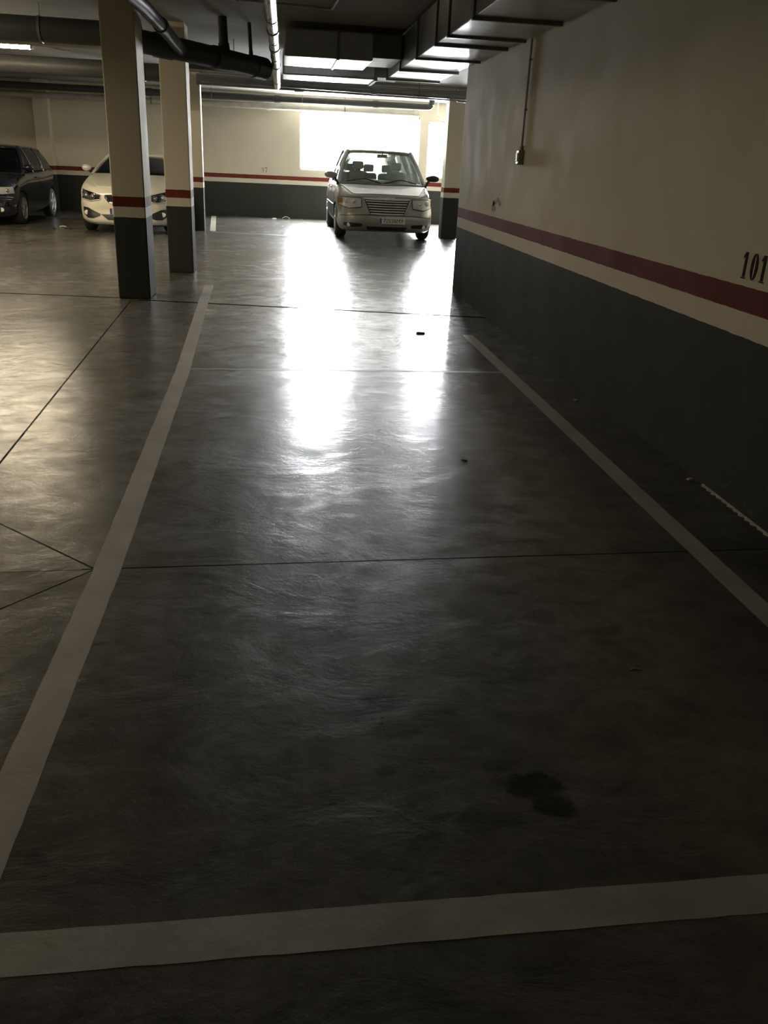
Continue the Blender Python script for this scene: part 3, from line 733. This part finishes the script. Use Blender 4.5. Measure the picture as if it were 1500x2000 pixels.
# ---- silver minivan
van = Car('minivan', (2.20, 17.82, 0), 0, dict(hw=1.0, L=4.80, wheels=(.95, 3.98), wr=.335, ww=.215, c1=.09, c2=.36, ck=.62, crown=.07,
    plan=[(0, .965), (.12, .985), (.25, 1), (.75, 1), (.9, .985), (1, .95)],
    side=[(0, .90), (.06, .945), (.18, .985), (.4, 1.0), (.65, .995), (.85, .965), (.95, .94), (1, .90)],
    nose=[(0, .10), (.10, .035), (.30, .0), (.50, .01), (.62, .05), (.80, .09), (.95, .15), (1, .20)],
    tail=[(0, .12), (.15, .02), (.4, .0), (.8, .05), (1, .09)],
    top=[(0, .845), (.25, .885), (.6, .98), (1.0, 1.08), (1.3, 1.12), (2.5, 1.11), (4.8, 1.12)],
    bottom=[(0, .19), (.4, .17), (1.4, .22), (3.4, .22), (4.8, .28)],
    gh=dict(wb=.93, wr=.685, yb0=.86, yr0=1.72, cv=.30, yb1=4.70, yr1=4.42, taper=.05,
            roof=[(1.0, 1.52), (1.75, 1.675), (2.3, 1.70), (3.2, 1.705), (4.2, 1.68), (4.8, 1.63)])),
    'silver beige minivan parked nose-out in front of the daylit window', 'minivan')
van.body(M['van']); van.hood(M['van'], .03, .80, .66, .90)
van.greenhouse(M['van'], M['glass'], [2.05, 3.15], dark=M['glass_dark'], dp=.15, bp=.055)
van.deck(.9, 1.75)
g_ = van.patch('grille', [(-.47, .80), (0, .80), (.47, .80)], [(-.345, .53), (0, .515), (.345, .53)], M['blk'], .012)
for k in range(6):
    z = .765 - k * .046; wv = .45 - (.80 - z) * .46
    van.line('grille_bar', [(-wv, z), (0, z - .004), (wv, z)], .009, M['lampref'], .022, g_)
van.line('grille_surround', [(-.48, .80), (-.35, .525), (0, .508), (.35, .525), (.48, .80)], .011, M['van'], .012, g_)
van.patch('chrome_bar', [(-.48, .825), (0, .825), (.48, .825)], [(-.46, .795), (0, .785), (.46, .795)], M['chrome'], .024)
wb = van.patch('wing_badge', [(-.16, .838), (-.05, .832), (0, .846), (.05, .832), (.16, .838)], [(-.13, .820), (-.05, .800), (0, .792), (.05, .800), (.13, .820)], M['chrome'], .034, n=16)
for sg in (-1, 1):
    T = [(sg*.51, .815), (sg*.72, .822), (sg*.965, .812)]; B = [(sg*.52, .645), (sg*.76, .612), (sg*.955, .665)]
    if sg < 0: pass
    hl = van.patch('headlight', T, B, M['lampref'], .010, n=16)
    van.patch('headlight_lens', T, B, M['lens'], .022, hl, thick=.004, n=16)
    van.line('headlight_edge', [T[0], T[1], T[2], B[2], B[1], B[0], T[0]], .007, M['blk'], .016, hl)
    for xx, rr in ((.66, .048), (.81, .052)):
        p0 = van.front(sg * xx, .735, .012); bm = nbm(); tube(bm, [p0 + Vector((0, .03, 0)), p0 + Vector((0, -.006, 0))], rr, 18)
        obj('lamp_bowl', bm, M['lampref'], hl, smooth=True)
        bm = nbm(); bmesh.ops.create_uvsphere(bm, u_segments=14, v_segments=10, radius=rr*.5, matrix=Matrix.Translation(p0 + Vector((0, -.006, 0)))); obj('bulb', bm, M['chrome'], hl, smooth=True)
    van.patch('indicator', [(sg*.88, .80), (sg*.95, .795)], [(sg*.88, .70), (sg*.95, .70)], M['orange'], .014, hl, n=4)
    fg = van.patch('fog_recess', [(sg*.50, .335), (sg*.74, .35), (sg*.86, .34)], [(sg*.50, .275), (sg*.74, .262), (sg*.86, .29)], M['blk'], .008)
    p0 = van.front(sg * .76, .307, .012); bm = nbm(); tube(bm, [p0 + Vector((0, .02, 0)), p0 + Vector((0, -.008, 0))], .038, 16); obj('fog_lamp', bm, M['lampref'], fg, smooth=True)
    van.mirror(sg, M['blk'] if sg > 0 else M['van'], 1.12, 1.21, 1.07, (.14, .08, .068))
van.patch('lower_grille', [(-.42, .29), (0, .285), (.42, .29)], [(-.38, .215), (0, .21), (.38, .215)], M['blk'], .010)
van.line('bumper_crease', [(-.93, .47), (-.5, .505), (0, .50), (.5, .505), (.93, .47)], .006, M['blk'], .001)
van.text_plate(.11 - .0, .405, .52, .115, '7252BMY')
for k, (x0, y0, x1, y1) in enumerate(((-.75, .93, -.05, .86), (.02, .90, .72, .95))):
    bm = nbm(); n = 10
    P = []
    for q in range(n + 1):
        u = (x0 + (x1 - x0) * q / n); v = .05 + .10 * (1 - abs(2*q/n - 1)); p = van.wsp(u / .93, v); P.append(p + Vector((0, -.03, .012)))
    tube(bm, P, .011, 6); obj('wiper', bm, M['blk'], van.root, smooth=True)
van.sheet('cowl', lambda a, b: Vector((-.86 + 1.72*a, .80 + .20 * (2*a-1)**2 + .13*b, van.top(.86*(2*a-1), .80 + .20*(2*a-1)**2 + .13*b) + .014)), 14, 2, M['blk'], thick=.008)
for x in (-.42, .42): van.seat(x, 2.05, .74, .56)
for x in (-.40, .34): van.seat(x, 3.0, .74, .50)
for x in (-.46, .0, .46): van.seat(x, 3.85, .74, .50, .23)
p = van.wsp(.06, .86); bm = nbm(); box(bm, p.x - .11, p.x + .11, p.y + .05, p.y + .075, p.z - .035, p.z + .035); tube(bm, [(p.x, p.y + .06, p.z), (p.x, p.y + .05, p.z + .10)], .012, 6)
obj('rear_view_mirror', bm, M['blk'], van.root, bev=.01)
bm = nbm(); c = Vector((.38, 1.55, 1.10)); tube(bm, [c + Vector((.18*math.cos(a), .07*math.sin(a), .17*math.sin(a))) for a in [2*math.pi*k/24 for k in range(25)]], .016, 8, cap=False); obj('steering_wheel', bm, M['blk'], van.root, smooth=True)
for sg in (-1, 1):
    for yw in (.95, 3.98): van.wheel(sg * .985, yw)
    van.line('rub_strip', [(.0, 0), (1, 0)], .014, M['blk'], 0, fn=lambda a, b, o_, sg=sg: Vector((sg * van.W(1.4 + 2.2*a) * 1.004, 1.4 + 2.2*a, .62)))
    for ya in (1.32, 2.42, 3.45):
        van.line('door_seam', [(0, 0), (1, 0)], .004, M['blk'], 0, fn=lambda a, b, o_, sg=sg, ya=ya: Vector((sg * van.W(ya) * van.S(.05 + .93*a) * .999, ya, van.bot(ya) + (van.top(.9, ya) - van.bot(ya)) * (.05 + .93*a))))
    for ya in (2.25, 3.25):
        bm = nbm(); box(bm, sg*.995 - .015, sg*.995 + .015, ya, ya + .14, .93, .965); obj('door_handle', bm, M['van'], van.root, bev=.008)

# ---- white hatchback
bmw = Car('hatchback', (-2.88, 17.47, 0), 0, dict(hw=.885, L=4.33, wheels=(.78, 3.47), wr=.315, ww=.21, c1=.12, c2=.32, ck=.62, crown=.055,
    plan=[(0, .965), (.12, .99), (.3, .985), (.7, .995), (.85, 1.0), (1, .95)],
    side=[(0, .90), (.08, .955), (.2, .98), (.45, 1.0), (.68, .985), (.85, .985), (.95, .95), (1, .90)],
    nose=[(0, .06), (.08, .01), (.2, .0), (.40, .03), (.55, .03), (.75, .05), (.92, .09), (1, .14)],
    tail=[(0, .10), (.2, .0), (.5, .03), (.85, .10), (1, .16)],
    top=[(0, .765), (.25, .845), (.6, .935), (1.0, 1.02), (1.35, 1.065), (2.5, 1.04), (3.6, 1.05), (4.33, 1.03)],
    bottom=[(0, .155), (.3, .165), (1.2, .19), (3.2, .19), (4.33, .24)],
    gh=dict(wb=.80, wr=.56, yb0=1.12, yr0=1.98, cv=.28, yb1=4.10, yr1=3.62, taper=.10,
            roof=[(1.2, 1.30), (1.95, 1.375), (2.4, 1.41), (3.0, 1.395), (3.6, 1.33), (4.1, 1.2)])),
    'white hatchback with dark lower intakes parked behind the two near columns', 'car')
bmw.body(M['white']); bmw.hood(M['white'], .03, 1.05, .50, .76); bmw.greenhouse(M['white'], M['glass_dark'], [2.25, 3.1]); bmw.deck(1.15, 4.0)
for sg in (-1, 1):
    kd = bmw.patch('kidney_grille', [(sg*.03, .690), (sg*.2, .697), (sg*.335, .690)], [(sg*.05, .56), (sg*.17, .545), (sg*.275, .56)], M['blk_gloss'], .014)
    bmw.line('grille_rim', [(sg*.03, .690), (sg*.2, .697), (sg*.335, .690), (sg*.345, .65), (sg*.275, .56), (sg*.17, .545), (sg*.05, .56), (sg*.03, .690)], .008, M['blk_gloss'], .018, kd)
    for q in range(6): bmw.line('grille_slat', [(sg*(.07 + q*.04), .68), (sg*(.08 + q*.036), .57)], .004, M['blk'], .026, kd)
    T = [(sg*.42, .690), (sg*.58, .735), (sg*.80, .785)]; B = [(sg*.44, .605), (sg*.62, .575), (sg*.81, .605)]
    hl = bmw.patch('headlight', T, B, M['blk_gloss'], .010, n=16)
    bmw.line('headlight_edge', [T[0], T[1], T[2], B[2], B[1], B[0], T[0]], .009, M['lampref'], .014, hl)
    for xx, zz, rr in ((.57, .655, .040), (.70, .672, .050)):
        p0 = bmw.front(sg * xx, zz, .012)
        bm = nbm(); ring = [p0 + Vector((rr*math.cos(2*math.pi*k/20), -.006, rr*math.sin(2*math.pi*k/20))) for k in range(21)]; tube(bm, ring, .008, 6, cap=False); obj('light_ring', bm, M['chrome'], hl, smooth=True)
        bm = nbm(); bmesh.ops.create_uvsphere(bm, u_segments=14, v_segments=10, radius=rr*.55, matrix=Matrix.Translation(p0 + Vector((0, .01, 0)))); obj('projector', bm, M['lampref'], hl, smooth=True)
    bmw.patch('headlight_lens', T, B, M['lens'], .026, hl, thick=.004, n=16)
    it = bmw.patch('side_intake', [(sg*.44, .345), (sg*.58, .41), (sg*.68, .455), (sg*.79, .46)], [(sg*.46, .315), (sg*.58, .27), (sg*.70, .268), (sg*.78, .335)], M['blk'], .012, n=16)
    p0 = bmw.front(sg * .71, .365, .016); bm = nbm(); tube(bm, [p0 + Vector((0, .02, 0)), p0 + Vector((0, -.010, 0))], .042, 18); obj('fog_lamp', bm, M['lampref'], it, smooth=True)
    bmw.mirror(sg, M['white'], 1.42, 1.13, .90, (.092, .07, .065))
    for yw in (.78, 3.47): bmw.wheel(sg * .87, yw, 10)
bmw.patch('lower_grille', [(-.43, .345), (0, .345), (.43, .345)], [(-.31, .252), (0, .245), (.31, .252)], M['blk'], .012)
bmw.line('splitter', [(-.80, .165), (-.55, .165), (-.3, .165), (0, .165), (.3, .165), (.55, .165), (.80, .165)], .014, M['blk'], .004)
bmw.text_plate(0, .405, .52, .11, '')
for x in (-.38, .38): bmw.seat(x, 2.2, .62, .5)
bm = nbm(); p0 = bmw.front(0, .738, .004); tube(bm, [p0 + Vector((0, .01, 0)), p0 + Vector((0, -.004, .004))], .038, 24); obj('round_badge', bm, M['lampref'], bmw.root, smooth=True)
bm = nbm(); p = bmw.wsp(.3, .12); vs = [Vector((.42, 0, -.01)), Vector((.56, 0, -.01)), Vector((.56, 0, .09)), Vector((.42, 0, .09))]
P4 = [bmw.wsp(q.x / .8, .05 + q.z * 1.8) + Vector((0, .02, 0)) for q in vs]; a = [bm.verts.new(q) for q in P4]; b = [bm.verts.new(q + Vector((0, .004, 0))) for q in P4]
bm.faces.new(a); bm.faces.new(b[::-1]); [bm.faces.new((a[k], a[(k+1) % 4], b[(k+1) % 4], b[k])) for k in range(4)]
obj('paper_slip', bm, M['paper'], bmw.root)

# ---- dark hatchback at the left edge
nav = Car('hatchback', (-5.94, 18.10, 0), 0, dict(hw=.875, L=3.95, wheels=(.84, 3.25), wr=.31, ww=.2, c1=.12, c2=.40, ck=.6, crown=.05,
    plan=[(0, .96), (.12, .985), (.3, 1), (.7, 1), (.88, .985), (1, .94)],
    side=[(0, .91), (.08, .955), (.2, .98), (.45, 1.0), (.68, .99), (.85, .975), (.95, .95), (1, .90)],
    nose=[(0, .07), (.08, .01), (.25, .0), (.5, .02), (.75, .06), (.92, .11), (1, .17)],
    tail=[(0, .10), (.2, .0), (.5, .03), (.85, .06), (1, .12)],
    top=[(0, .72), (.25, .80), (.6, .88), (1.0, .955), (1.3, .99), (2.5, 1.0), (4.05, 1.03)],
    bottom=[(0, .16), (.3, .18), (1.2, .20), (3.2, .20), (4.05, .25)],
    gh=dict(wb=.80, wr=.57, yb0=.92, yr0=1.72, cv=.28, yb1=3.95, yr1=3.70, taper=.06,
            roof=[(1.2, 1.34), (1.75, 1.42), (2.3, 1.455), (3.0, 1.44), (3.7, 1.39), (4.0, 1.3)])),
    'dark navy hatchback cut off by the left edge of the view', 'car')
nav.body(M['navy']); nav.hood(M['navy'], .03, .88, .52, .76); nav.greenhouse(M['navy'], M['glass_dark'], [2.05, 3.0]); nav.deck(.95, 3.9)
for sg in (-1, 1):
    T = [(sg*.46, .70), (sg*.62, .725), (sg*.80, .73)]; B = [(sg*.48, .62), (sg*.65, .585), (sg*.82, .60)]
    hl = nav.patch('headlight', T, B, M['lampref'], .010, n=16); nav.patch('headlight_lens', T, B, M['lens'], .022, hl, thick=.004, n=16)
    nav.line('headlight_edge', [T[0], T[1], T[2], B[2], B[1], B[0], T[0]], .006, M['blk'], .016, hl)
    for xx in (.58, .72):
        p0 = nav.front(sg * xx, .655, .012); bm = nbm(); bmesh.ops.create_uvsphere(bm, u_segments=14, v_segments=10, radius=.038, matrix=Matrix.Translation(p0 + Vector((0, .01, 0)))); obj('projector', bm, M['chrome'], hl, smooth=True)
    it = nav.patch('fog_recess', [(sg*.50, .36), (sg*.64, .37), (sg*.76, .36)], [(sg*.50, .27), (sg*.64, .255), (sg*.74, .28)], M['blk'], .012)
    p0 = nav.front(sg * .64, .31, .016); bm = nbm(); tube(bm, [p0 + Vector((0, .02, 0)), p0 + Vector((0, -.010, 0))], .038, 16); obj('fog_lamp', bm, M['lampref'], it, smooth=True)
    nav.line('chrome_strip', [(sg*.40, .53), (sg*.62, .545), (sg*.80, .53)], .008, M['chrome'], .008)
    nav.line('chrome_strip', [(sg*.40, .49), (sg*.62, .503), (sg*.78, .49)], .006, M['chrome'], .008)
    nav.mirror(sg, M['navy'], 1.15, 1.07, .93, (.105, .08, .07))
    for yw in (.84, 3.25): nav.wheel(sg * .865, yw, 5)
    for ya in (1.25, 2.2):
        nav.line('door_seam', [(0, 0), (1, 0)], .004, M['blk'], 0, fn=lambda a, b, o_, sg=sg, ya=ya: Vector((sg * nav.W(ya) * nav.S(.05 + .93*a) * .999, ya, nav.bot(ya) + (nav.top(.8, ya) - nav.bot(ya)) * (.05 + .93*a))))
    bm = nbm(); box(bm, sg*.875 - .015, sg*.875 + .015, 2.0, 2.14, .86, .89); obj('door_handle', bm, M['chrome'], nav.root, bev=.008)
nav.patch('grille', [(-.38, .66), (0, .665), (.38, .66)], [(-.33, .56), (0, .55), (.33, .56)], M['blk'], .012)
nav.patch('lower_grille', [(-.42, .36), (0, .36), (.42, .36)], [(-.36, .22), (0, .21), (.36, .22)], M['blk'], .012)
nav.text_plate(0, .45, .52, .11, '')
for x in (-.38, .38): nav.seat(x, 2.05, .66, .52)

# ------------------------------------------------------------------ litter
def scrap(name, c, r, mat, label, cat, flat=.4, n=9, h=.01):
    bm = nbm(); a = [];
    for k in range(n):
        q = 2*math.pi*k/n; rr = r * random.uniform(.55, 1.2); a.append(bm.verts.new((rr*math.cos(q), flat*rr*math.sin(q), .001)))
    t = [bm.verts.new((v.co.x*.7 + random.uniform(-.1, .1)*r, v.co.y*.7, h * random.uniform(.6, 1.3))) for v in a]
    for k in range(n): bm.faces.new((a[k], a[(k+1) % n], t[(k+1) % n], t[k]))
    bm.faces.new(t); bm.faces.new(a[::-1])
    o = obj(name, bm, mat); o.location = (c[0], c[1], .0005); o.rotation_euler.z = random.uniform(-.5, .5); tag(o, label, cat); return o
def curl(name, c, L, r, mat, label, cat, rise=.05):
    bm = nbm(); tube(bm, [(L*(k/10 - .5), .25*L*math.sin(k*.3), r + rise*math.sin(math.pi*k/10)) for k in range(11)], r, 8)
    o = obj(name, bm, mat, smooth=True); o.location = (*c, 0); tag(o, label, cat); return o
curl('plastic_strip', (-4.25, 18.45), .13, .012, M['paper'], 'pale curved plastic strip on the floor between the dark and white hatchbacks', 'litter', .012)
for k, (x, y, r, lb) in enumerate(((-4.52, 18.3, .035, 'leftmost dark dry leaf in the litter between the two hatchbacks'), (-4.40, 18.28, .03, 'second dark leaf from the left in the litter between the hatchbacks'),
                    (-4.30, 17.98, .05, 'largest dark leaf in front of the pale plastic strip'), (-4.15, 18.2, .045, 'dark leaf just right of the pale plastic strip'), (-4.03, 18.15, .04, 'rightmost dark leaf near the white hatchback'))):
    scrap('dry_leaf', (x, y), r, M['leaf'], lb, 'leaf', .6, h=.02)
curl('cable_scrap', (.24, 23.55), .20, .012, M['conduit'], 'pale curved cable scrap at the foot of the far wall', 'litter', .045)
scrap('paper_scrap', (-.06, 23.5), .07, M['paper'], 'flat pale scrap at the foot of the far wall left of the cable scrap', 'litter', h=.02)
scrap('paper_scrap', (2.10, 5.62), .022, M['paper'], 'tiny white speck by the foot of the right wall', 'litter', .6, h=.008)
scrap('paper_scrap', (.30, 2.03), .0045, M['paper'], 'tiny white speck among the oil drips', 'litter', .7, h=.004)
curl('wire_scrap', (1.16, 2.24), .035, .0015, M['paper'], 'tiny pale wire on the floor inside the right parking line', 'litter', .001)
scrap('dry_leaf', (1.36, 8.02), .06, M['leaf'], 'small dark leaf in the window glare on the floor', 'leaf', .4, h=.012)
scrap('dry_leaf', (1.02, 4.32), .018, M['leaf'], 'tiny dark leaf on the floor in the middle of the bay', 'leaf', .4, h=.006)
scrap('plaster_chip', (2.19, 4.02), .02, M['paper'], 'small pale chip against the foot of the right wall', 'litter', .7, h=.012)
bm = nbm(); n = 60; A = []
for k in range(n + 1):
    y = 3.95 - .75 * k / n; w_ = .008 + .016 * abs(math.sin(k * .7)) * random.uniform(.5, 1.2)
    A.append((bm.verts.new((2.2295, y, .001)), bm.verts.new((2.2295, y, .006)), bm.verts.new((2.2295 - w_, y, .003)), bm.verts.new((2.2295 - w_, y, .0005))))
for p0, p1 in zip(A, A[1:]):
    for i in range(3): bm.faces.new((p0[i], p0[i+1], p1[i+1], p1[i]))
tag(obj('plaster_crumbs', bm, M['paper']), 'pale line of plaster crumbs along the foot of the right wall', 'plaster', kind='stuff')
